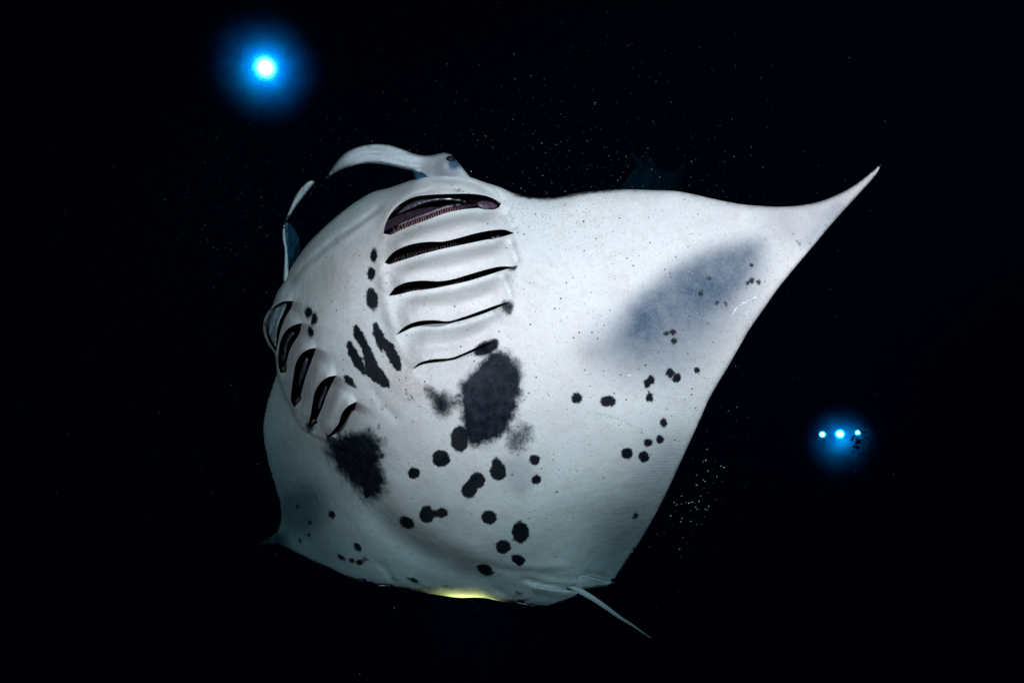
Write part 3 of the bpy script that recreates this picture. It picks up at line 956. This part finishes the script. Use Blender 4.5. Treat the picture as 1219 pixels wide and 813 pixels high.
# ------------------------------------------------------------------ gill openings, each a dark pocket behind its slit
def pocket(s, depth):
    poly = s['poly']
    n = len(poly)
    nx = np.roll(poly, -1, 0) - np.roll(poly, 1, 0)
    nrm = np.stack([nx[:, 1], -nx[:, 0]], 1)
    nrm /= np.linalg.norm(nrm, axis=1)[:, None] + 1e-9
    if inside((poly + nrm * 0.3), poly).mean() > 0.5:
        nrm = -nrm
    z0 = front_depth(poly)
    zmed = float(np.max(z0))
    loops = [to3d(poly, z0 + 0.001), to3d(poly + nrm * 1.5, z0 * 0.5 + zmed * 0.5 + depth * 0.35), to3d(poly + nrm * 2.0, np.full(n, zmed + depth))]
    V = np.concatenate(loops)
    Fc = []
    for l in range(2):
        for i in range(n):
            a, b = l*n + i, l*n + (i+1) % n
            Fc.append((a, b, b + n, a + n))
    r = delaunay_2d_cdt([Vector(q) for q in poly + nrm * 2.0], [(i, (i+1) % n) for i in range(n)], [], 1, 1e-6)
    fl = np.array([(v.x, v.y) for v in r[0]])
    base = len(V)
    V = np.concatenate([V, to3d(fl, np.full(len(fl), zmed + depth))])
    for t in r[2]:
        Fc.append(tuple(base + i for i in t))
    me = bpy.data.meshes.new('gill_opening')
    me.from_pydata(V.tolist(), [], Fc)
    return link('gill_opening', me, LINING_PLUM if s is SLITS[0] else LINING, manta)


def rakers(s, parent, t0, t1, hgt, mat, spacing=2.7, dz0=0.010, dz1=0.028):
    """A comb of filaments standing along the lower edge of a slit; too fine to pick apart, so one part."""
    L = spline(s['lo'], 0.5)
    cum = np.concatenate([[0], np.cumsum(np.linalg.norm(np.diff(L, axis=0), axis=1))])
    V, Fc = [], []
    zl = front_depth(L)
    x = t0 * cum[-1]
    while x < t1 * cum[-1]:
        i = int(np.searchsorted(cum, x))
        i = min(max(i, 2), len(L) - 3)
        d = L[i+2] - L[i-2]
        d /= np.linalg.norm(d)
        nrm = np.array([d[1], -d[0]])
        f = min(1, (x / cum[-1] - t0) / 0.08 + 0.25, (t1 - x / cum[-1]) / 0.08 + 0.25)
        a = L[i] - nrm * 1.0
        top = L[i] + nrm * hgt * f * random.uniform(.9, 1.1) + d * random.uniform(-.4, .8)
        w0, w1 = 0.75, 0.5
        zz = zl[i]
        ring = []
        for (q, w, z) in ((a, w0, zz + dz0), ((a + top) / 2, w0 * 1.05, zz + dz0 * .5 + dz1 * .35), (top, w1, zz + dz1)):
            for (sx, sz) in ((-1, 0), (0, -.004), (1, 0), (0, .004)):
                ring.append(to3d([q + d * w * sx], z + sz)[0])
        b0 = len(V)
        V.extend(ring)
        for l in range(2):
            for k in range(4):
                Fc.append((b0 + l*4 + k, b0 + l*4 + (k+1) % 4, b0 + l*4 + 4 + (k+1) % 4, b0 + l*4 + 4 + k))
        Fc.append((b0 + 8, b0 + 9, b0 + 10, b0 + 11))
        x += spacing * random.uniform(.9, 1.1)
    me = bpy.data.meshes.new('gill_rakers')
    me.from_pydata([tuple(v) for v in V], [], Fc)
    o = link('gill_rakers', me, mat, parent)
    o['kind'] = 'stuff'
    return o


pockets = [pocket(s, 0.10 if k < 5 else 0.08) for k, s in enumerate(SLITS)]
rakers(SLITS[0], pockets[0], .05, .66, 5.8, RAKER, 3.0)
rakers(SLITS[1], pockets[1], .03, .60, 6.0, RAKER_DARK, 3.0)
rakers(SLITS[2], pockets[2], .06, .62, 3.2, RAKER_DARK)


def strip(s, t0, t1, off0, off1):
    """Outline of a band that runs along the lower edge between two offsets."""
    L = spline(s['lo'], 2.0)
    k0, k1 = int(t0 * (len(L)-1)), int(t1 * (len(L)-1))
    d = np.gradient(L, axis=0)
    nrm = np.stack([d[:, 1], -d[:, 0]], 1)
    nrm /= np.linalg.norm(nrm, axis=1)[:, None]
    taper = np.sin(np.linspace(0.15, math.pi - 0.15, k1 - k0)) ** 0.5
    a = L[k0:k1] + nrm[k0:k1] * off0
    b = L[k0:k1] + nrm[k0:k1] * (off0 + (off1 - off0) * taper)[:, None]
    return np.concatenate([a, b[::-1]])


zs = lambda dz: (lambda p: front_depth(p, np.full(len(p), 60.)) * 0 + DEPTH(p) + dz)
sheet('gill_membrane', strip(SLITS[0], .06, .72, 5.0, 9.6), zs(.052), .006, MAUVE, pockets[0], 2.0, 1.5)
sheet('gill_membrane', outline([[(468, 258.5), (474, 251), (482, 244.5), (494, 238.5), (506, 236.2), (520, 235), (540, 235.5), (552, 238), (558, 242.5)],
                                [(558, 242.5), (545, 240), (528, 239), (512, 241), (497, 246), (482, 252), (468, 258.5)]], 1.8),
      lambda p: DEPTH(p) + 0.035 + 0.018 * smooth(p[:, 1] + 0.25 * (p[:, 0] - 480), 238, 256), .006, GLOSS, pockets[0], 2.0, 2.5, roundz=.012)
sheet('gill_membrane', outline([[(567.5, 242), (571, 239.5), (577, 239), (584, 240), (590, 241.5), (594, 244), (590, 248), (583, 249.2), (576, 248.8), (570, 246), (567.5, 242)]], 1.6),
      lambda p: DEPTH(p) + 0.02 + 0.0012 * np.maximum(0, p[:, 0] - 580), .01, MAUVE_PINK, pockets[0], 1.8, 4)
sheet('gill_membrane', outline([[(583, 283.5), (588, 281), (595, 280.2), (598, 281.3), (593, 283.3), (583, 284.8), (583, 283.5)]], 1.4), zs(.05), .005, MAUVE, pockets[1], 1.8, 2)
sheet('gill_membrane', outline([[(315.2, 386), (318.5, 374.5), (326, 364.5), (336, 359.5), (341, 361), (338, 371), (332.5, 383), (329.5, 398), (328.6, 412), (327.5, 418), (321, 408), (316, 396), (315.2, 386)]], 1.6),
      lambda p: DEPTH(p) + 0.055 + 0.004 * np.sin(p[:, 0] * .9 + p[:, 1] * .3), .006, GREYMEM, pockets[5], 1.8, 3)
for k, pl in ((6, [(342, 398), (347, 394), (350, 397), (345, 404), (341, 414), (339, 428), (336.5, 430), (337, 412), (342, 398)]),
              (7, [(362, 428), (365, 424), (366, 430), (362, 443), (358, 456), (355, 464), (354, 455), (357, 441), (362, 428)]),
              (8, [(385, 462), (389, 458), (388, 466), (383, 478), (379, 488), (377, 486), (380, 474), (385, 462)])):
    sheet('gill_membrane', outline([pl], 1.4), zs(.07), .005, GLOSS, pockets[k], 1.8, 2)
for k, pl in ((6, [(334, 440), (337, 436), (339.5, 440), (338, 443.5), (335, 443), (334, 440)]), (7, [(350, 479), (353, 474), (356.5, 471), (356, 477), (352.5, 482.5), (350, 479)]),
              (8, [(369, 502), (372, 499), (374.5, 500), (372.5, 505), (369, 505), (369, 502)])):
    sheet('gill_membrane', outline([pl], 1.2), zs(.02), .006, BROWNMEM, pockets[k], 1.6, 1.5)

# ------------------------------------------------------------------ second manta, far off and dim
FAR_Z = 7.6
far = thing_at('manta_ray', 770, 225, FAR_Z)
tag(far, 'dim blue-green manta ray far behind, showing just over the wing of the big manta', 'manta ray')
FB = outline([[(762, 197), (770, 194.5), (780, 195.5), (789, 199), (797, 204.5), (806, 200), (814, 193), (821, 187)], [(821, 187), (816, 199), (811, 212), (804, 228), (794, 244), (780, 254), (768, 258)],
              [(768, 258), (755, 252), (738, 245), (716, 242)], [(716, 242), (730, 230), (742, 218), (750, 208), (756, 201), (762, 197)]], 4)
fp, ft, _ = tri_sheet(FB, [], 5)
fd = seg_dist(fp, FB, True)[0]
fz = FAR_Z + 0.004 * (fp[:, 1] - 200) + 0.002 * np.abs(fp[:, 0] - 770) - 0.16 * (1 - np.exp(-fd / 14))
fn = len(fp)
fV = np.concatenate([to3d(fp, fz), to3d(fp, FAR_Z + 0.004 * (fp[:, 1] - 200) + 0.002 * np.abs(fp[:, 0] - 770) + 0.14 * (1 - np.exp(-fd / 14)))])
fb = np.where(fd < .05, np.arange(fn), np.arange(fn) + fn)
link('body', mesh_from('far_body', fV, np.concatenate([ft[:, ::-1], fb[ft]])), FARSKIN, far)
for line in ([(764, 198), (760, 193), (756, 188), (751, 184)], [(776, 197), (774, 192), (770, 188), (765, 186)]):
    l = spline(line, 2)
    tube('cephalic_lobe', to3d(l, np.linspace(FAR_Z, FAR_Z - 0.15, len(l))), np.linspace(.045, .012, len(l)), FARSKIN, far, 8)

# ------------------------------------------------------------------ dive lights
HOUSING = flesh_material('lamp_housing', (0.02, 0.02, 0.022), (0.03, 0.03, 0.033), 0.5, 0.4, 30)


def lathe(profile, n=24):
    """Profile of (radius, y) turned about the y axis."""
    V, Fc = [], []
    for r, y in profile:
        for k in range(n):
            t = 2 * math.pi * k / n
            V.append((r * math.cos(t), y, r * math.sin(t)))
    for i in range(len(profile) - 1):
        for k in range(n):
            a, b = i*n + k, i*n + (k+1) % n
            Fc.append((a, b, b + n, a + n))
    return V, Fc


def dive_light(u, v, z, r, label, lens_mat, power, color, group=None):
    c = to3d([(u, v)], z)[0]
    t = empty('dive_light', tuple(c))
    t.rotation_euler = (Vector((0, 0, 0)) - Vector(c)).to_track_quat('-Y', 'Z').to_euler()
    tag(t, label, 'light', group)

    def part(name, V, Fc, mat):
        me = bpy.data.meshes.new(name)
        me.from_pydata(V, [], Fc)
        me.polygons.foreach_set('use_smooth', [True] * len(me.polygons))
        me.materials.append(mat)
        o = bpy.data.objects.new(name, me)
        COL.objects.link(o)
        o.parent = t
        return o
    part('housing', *lathe([(0.001, 3.4*r), (.55*r, 3.4*r), (.62*r, 3.2*r), (.62*r, 1.4*r), (.8*r, .9*r), (1.08*r, .45*r), (1.08*r, .02*r), (1.0*r, 0), (.96*r, .12*r), (0.001, .14*r)]), HOUSING)
    part('lens', *lathe([(.96*r, .0), (.9*r, -.07*r), (.7*r, -.16*r), (.4*r, -.22*r), (0.001, -.24*r)]), lens_mat)
    hv, hf = [], []
    for i in range(13):
        a = math.pi * i / 12
        ctr = np.array((0, 2.3*r - 0.9*r*math.cos(a), -0.6*r - .75*r*math.sin(a)))
        for k in range(6):
            b = 2*math.pi*k/6
            rad = np.array((0, -math.cos(a), -math.sin(a)))
            hv.append(tuple(ctr + .14*r*(rad*math.cos(b) + np.array((1, 0, 0))*math.sin(b))))
    for i in range(12):
        for k in range(6):
            hf.append((i*6+k, i*6+(k+1) % 6, i*6+6+(k+1) % 6, i*6+6+k))
    part('handle', hv, hf, HOUSING)
    ld = bpy.data.lights.new('dive_light_beam', 'POINT')
    ld.energy = power
    ld.color = color
    ld.shadow_soft_size = 0.02
    lo = bpy.data.objects.new('dive_light_beam', ld)
    lo.parent = t
    lo.location = (0, -0.6 * r, 0)
    COL.objects.link(lo)
    return t


def glow_material(name, color, density, power):
    """Plankton gathered round a lamp: thick near it, thinning out to nothing."""
    m = NT(name)
    c = m.coord()
    ln = m.n('ShaderNodeVectorMath', operation='LENGTH')
    m.s(ln, 0, c)
    fall = m.math('POWER', m.math('SUBTRACT', 1.0, ln.outputs['Value'], clamp=True), power)
    cl = m.ramp(m.noise(2.0, 3, 0.65), 0.3, 0.7, 0.4, 1.6)
    v = m.n('ShaderNodeVolumePrincipled')
    m.s(v, 'Color', (*color, 1))
    m.s(v, 'Density', m.math('MULTIPLY', m.math('MULTIPLY', fall, cl), density))
    m.s(v, 'Absorption Color', (1, 1, 1, 1))
    m.t.links.new(v.outputs[0], m.out.inputs['Volume'])
    return m.m


def glow_ball(name, u, v, z, rad, mat, label, squash=(1, 1, 1)):  # added ball of scattering volume standing for the halo in the water
    c = to3d([(u, v)], z)[0]
    o = ellipsoid(name, (0, 0, 0), (1, 1, 1), mat, None, 32, 20)
    o.location = c
    o.scale = (rad*squash[0], rad*squash[1], rad*squash[2])
    tag(o, label, 'plankton', None, 'stuff')
    return o


LENS = lamp_material('lens_white', (1.0, 0.13, 0.15), 620)
LENS2 = lamp_material('lens_cyan', (1.0, 0.06, 0.065), 4000)
BLUE = (0.002, 0.18, 1.0)
CYAN = (0.004, 0.39, 0.95)
Z1 = 12.0
dive_light(316, 81, Z1, .195, 'single round white dive light with a wide blue halo, high above the manta', LENS, 90, (1, 1, 1))
glow_ball('lamp_halo', 315, 82, Z1, 84 / F * Z1, glow_material('glow_blue', BLUE, 3.2, 3.3), 'wide blue halo round the single high dive light, an added scattering ball')
Z2 = 16.0
TRIO = 'dive lights shining in a row at the right'
dive_light(979, 517, Z2, .068, 'leftmost cyan dive light of the row of three at the right', LENS2, 34, (1, 1, 1), TRIO)
dive_light(1000, 516.5, Z2, .095, 'middle and largest dive light of the row of three at the right', LENS2, 60, (1, 1, 1), TRIO)
dive_light(1021, 515, Z2, .055, 'rightmost and smallest dive light of the row of three, beside dark specks of fish', LENS2, 26, (1, 1, 1), TRIO)
glow_ball('lamp_halo', 1000, 527, Z2, 55 / F * Z2, glow_material('glow_cyan', CYAN, .72, 3.5), 'faint blue halo round the row of three dive lights, an added scattering ball', (1, 1, 1.1))

# lamp behind the big manta that glows through the thin rear margin of its belly
LENS3 = lamp_material('lens_warm', (1.0, 0.9, 0.6), 20)
back_lamp = dive_light(555, 702, 3.51, .018, 'warm dive light shining up from behind the lower rim of the belly', LENS3, 60, (1.0, 0.48, 0.46))


# ------------------------------------------------------------------ drifting particles
def octa(points, sizes, tints, name, mat, stretch=None):
    base = np.array([(1, 0, 0), (-1, 0, 0), (0, 1, 0), (0, -1, 0), (0, 0, 1), (0, 0, -1)], float)
    tri = np.array([(0, 2, 4), (2, 1, 4), (1, 3, 4), (3, 0, 4), (2, 0, 5), (1, 2, 5), (3, 1, 5), (0, 3, 5)])
    n = len(points)
    sh = rng.uniform(.6, 1.4, (n, 6, 1)) if stretch is None else np.ones((n, 6, 1))
    B = base[None] * sh * sizes[:, None, None]
    if stretch is not None:
        ang = stretch[1]
        B[:, :, 0] *= stretch[0][:, None]
        x, z_ = B[:, :, 0].copy(), B[:, :, 2].copy()
        B[:, :, 0] = x * np.cos(ang)[:, None] - z_ * np.sin(ang)[:, None]
        B[:, :, 2] = x * np.sin(ang)[:, None] + z_ * np.cos(ang)[:, None]
    V = (points[:, None] + B).reshape(-1, 3)
    Fc = (tri[None] + (np.arange(n) * 6)[:, None, None]).reshape(-1, 3)
    me = bpy.data.meshes.new(name)
    me.from_pydata(V.tolist(), [], Fc.tolist())
    ca = me.color_attributes.new('tint', 'FLOAT_COLOR', 'POINT')
    cols = np.repeat(np.concatenate([tints, np.ones((n, 1))], 1), 6, 0).astype(np.float32)
    ca.data.foreach_set('color', cols.ravel())
    o = link(name, me, mat, None, False)
    return o


FLECK = fleck_material()


def tints(n):
    t = np.empty((n, 3))
    k = rng.random(n)
    t[:] = (.55, .75, .8)
    t[k < .3] = (.35, .62, .9)
    t[k > .93] = (.8, .5, .4)
    t[(k > .86) & (k <= .93)] = (.75, .7, .45)
    return t * rng.uniform(.3, 1.0, (n, 1)) ** 1.8


N1 = 2400
z_ = rng.uniform(2.4, 7.0, N1)
uv = np.stack([rng.uniform(-80, 1300, N1), rng.uniform(-60, 880, N1)], 1)
N2 = 1000          # thicker drift over the shoulder of the manta
uv2 = np.stack([rng.normal(690, 150, N2), 240 - np.abs(rng.normal(0, 85, N2))], 1)
z2 = rng.uniform(3.05, 4.6, N2)
N3 = 500
uv3 = np.stack([rng.normal(300, 60, N3), rng.normal(250, 90, N3)], 1)
z3 = rng.uniform(3.2, 5.0, N3)
N4 = 250
uv4 = np.stack([rng.normal(850, 45, N4), rng.normal(470, 120, N4)], 1)
z4 = rng.uniform(3.1, 4.2, N4)
UV = np.concatenate([uv, uv2, uv3, uv4])
ZZ = np.concatenate([z_, z2, z3, z4])
ok = np.ones(len(UV), bool)
ins = inside(UV, BODY[::3])
ok &= ~(ins & (ZZ < 4.8))                       # keep the water in front of the hide clear
UV, ZZ = UV[ok], ZZ[ok]
SZ = 0.0006 + 0.0011 * rng.random(len(UV)) ** 3
o = octa(to3d(UV, ZZ), SZ * np.sqrt(ZZ / 3), tints(len(UV)), 'marine_snow', FLECK)
tag(o, 'tiny pale plankton specks drifting through the dark water all round the manta', 'plankton', None, 'stuff')

N5 = 40
uv5 = np.stack([rng.normal(832, 11, N5), rng.normal(588, 34, N5)], 1)
uv5[:, 0] += (588 - uv5[:, 1]) * .22
z5 = rng.uniform(2.9, 3.2, N5)
sw = octa(to3d(uv5, z5), rng.uniform(.0011, .0025, N5), np.array([(.70, .72, .55)]) * rng.uniform(.12, .8, (N5, 1)), 'plankton_swarm', FLECK,
          (rng.uniform(1.2, 2.6, N5), rng.normal(.6, .35, N5)))
tag(sw, 'small loose swarm of yellowish flakes just off the trailing edge of the wing', 'plankton', None, 'stuff')

# dark little fish silhouetted in front of the trio's glow
NF = 130
DARK = flesh_material('fish_dark', (0.004, 0.006, 0.008), (0.008, 0.01, 0.012), 0.6, 0.2)
fu = np.concatenate([rng.normal(1030, 12, NF), rng.normal(978, 7, 34), rng.normal(1022, 4, 14)])
fv = np.concatenate([rng.normal(536, 16, NF), rng.normal(536, 11, 34), rng.normal(526, 3.0, 14)])
fsz = np.concatenate([rng.uniform(.008, .022, NF), rng.uniform(.008, .017, 34), rng.uniform(.018, .034, 14)])
n = len(fu)
fish = octa(to3d(np.stack([fu, fv], 1), np.full(n, Z2 - 1.3) + rng.uniform(-.3, .3, n)), fsz, np.ones((n, 3)), 'fish_shoal', DARK, (rng.uniform(1.0, 1.8, n), rng.uniform(-.8, .8, n)))
tag(fish, 'shoal of tiny black fish silhouetted beside the three cyan dive lights', 'fish', None, 'stuff')

# ------------------------------------------------------------------ the water itself
lo_, hi_ = (-26, -2.5, -12), (26, 24, 12)
hv = [(x, y, z) for x in (lo_[0], hi_[0]) for y in (lo_[1], hi_[1]) for z in (lo_[2], hi_[2])]
hf = [(0, 1, 3, 2), (4, 6, 7, 5), (0, 4, 5, 1), (2, 3, 7, 6), (0, 2, 6, 4), (1, 5, 7, 3)]
me = bpy.data.meshes.new('haze')
me.from_pydata(hv, [], hf)
WATER = volume_material('sea_water', (0.0001, 0.0006, 0.0016), .36, (0.0, 0.705, 0.82))
hz = link('haze', me, WATER, None, False)
tag(hz, 'dark blue night sea water filling the whole view', 'water', None, 'stuff')
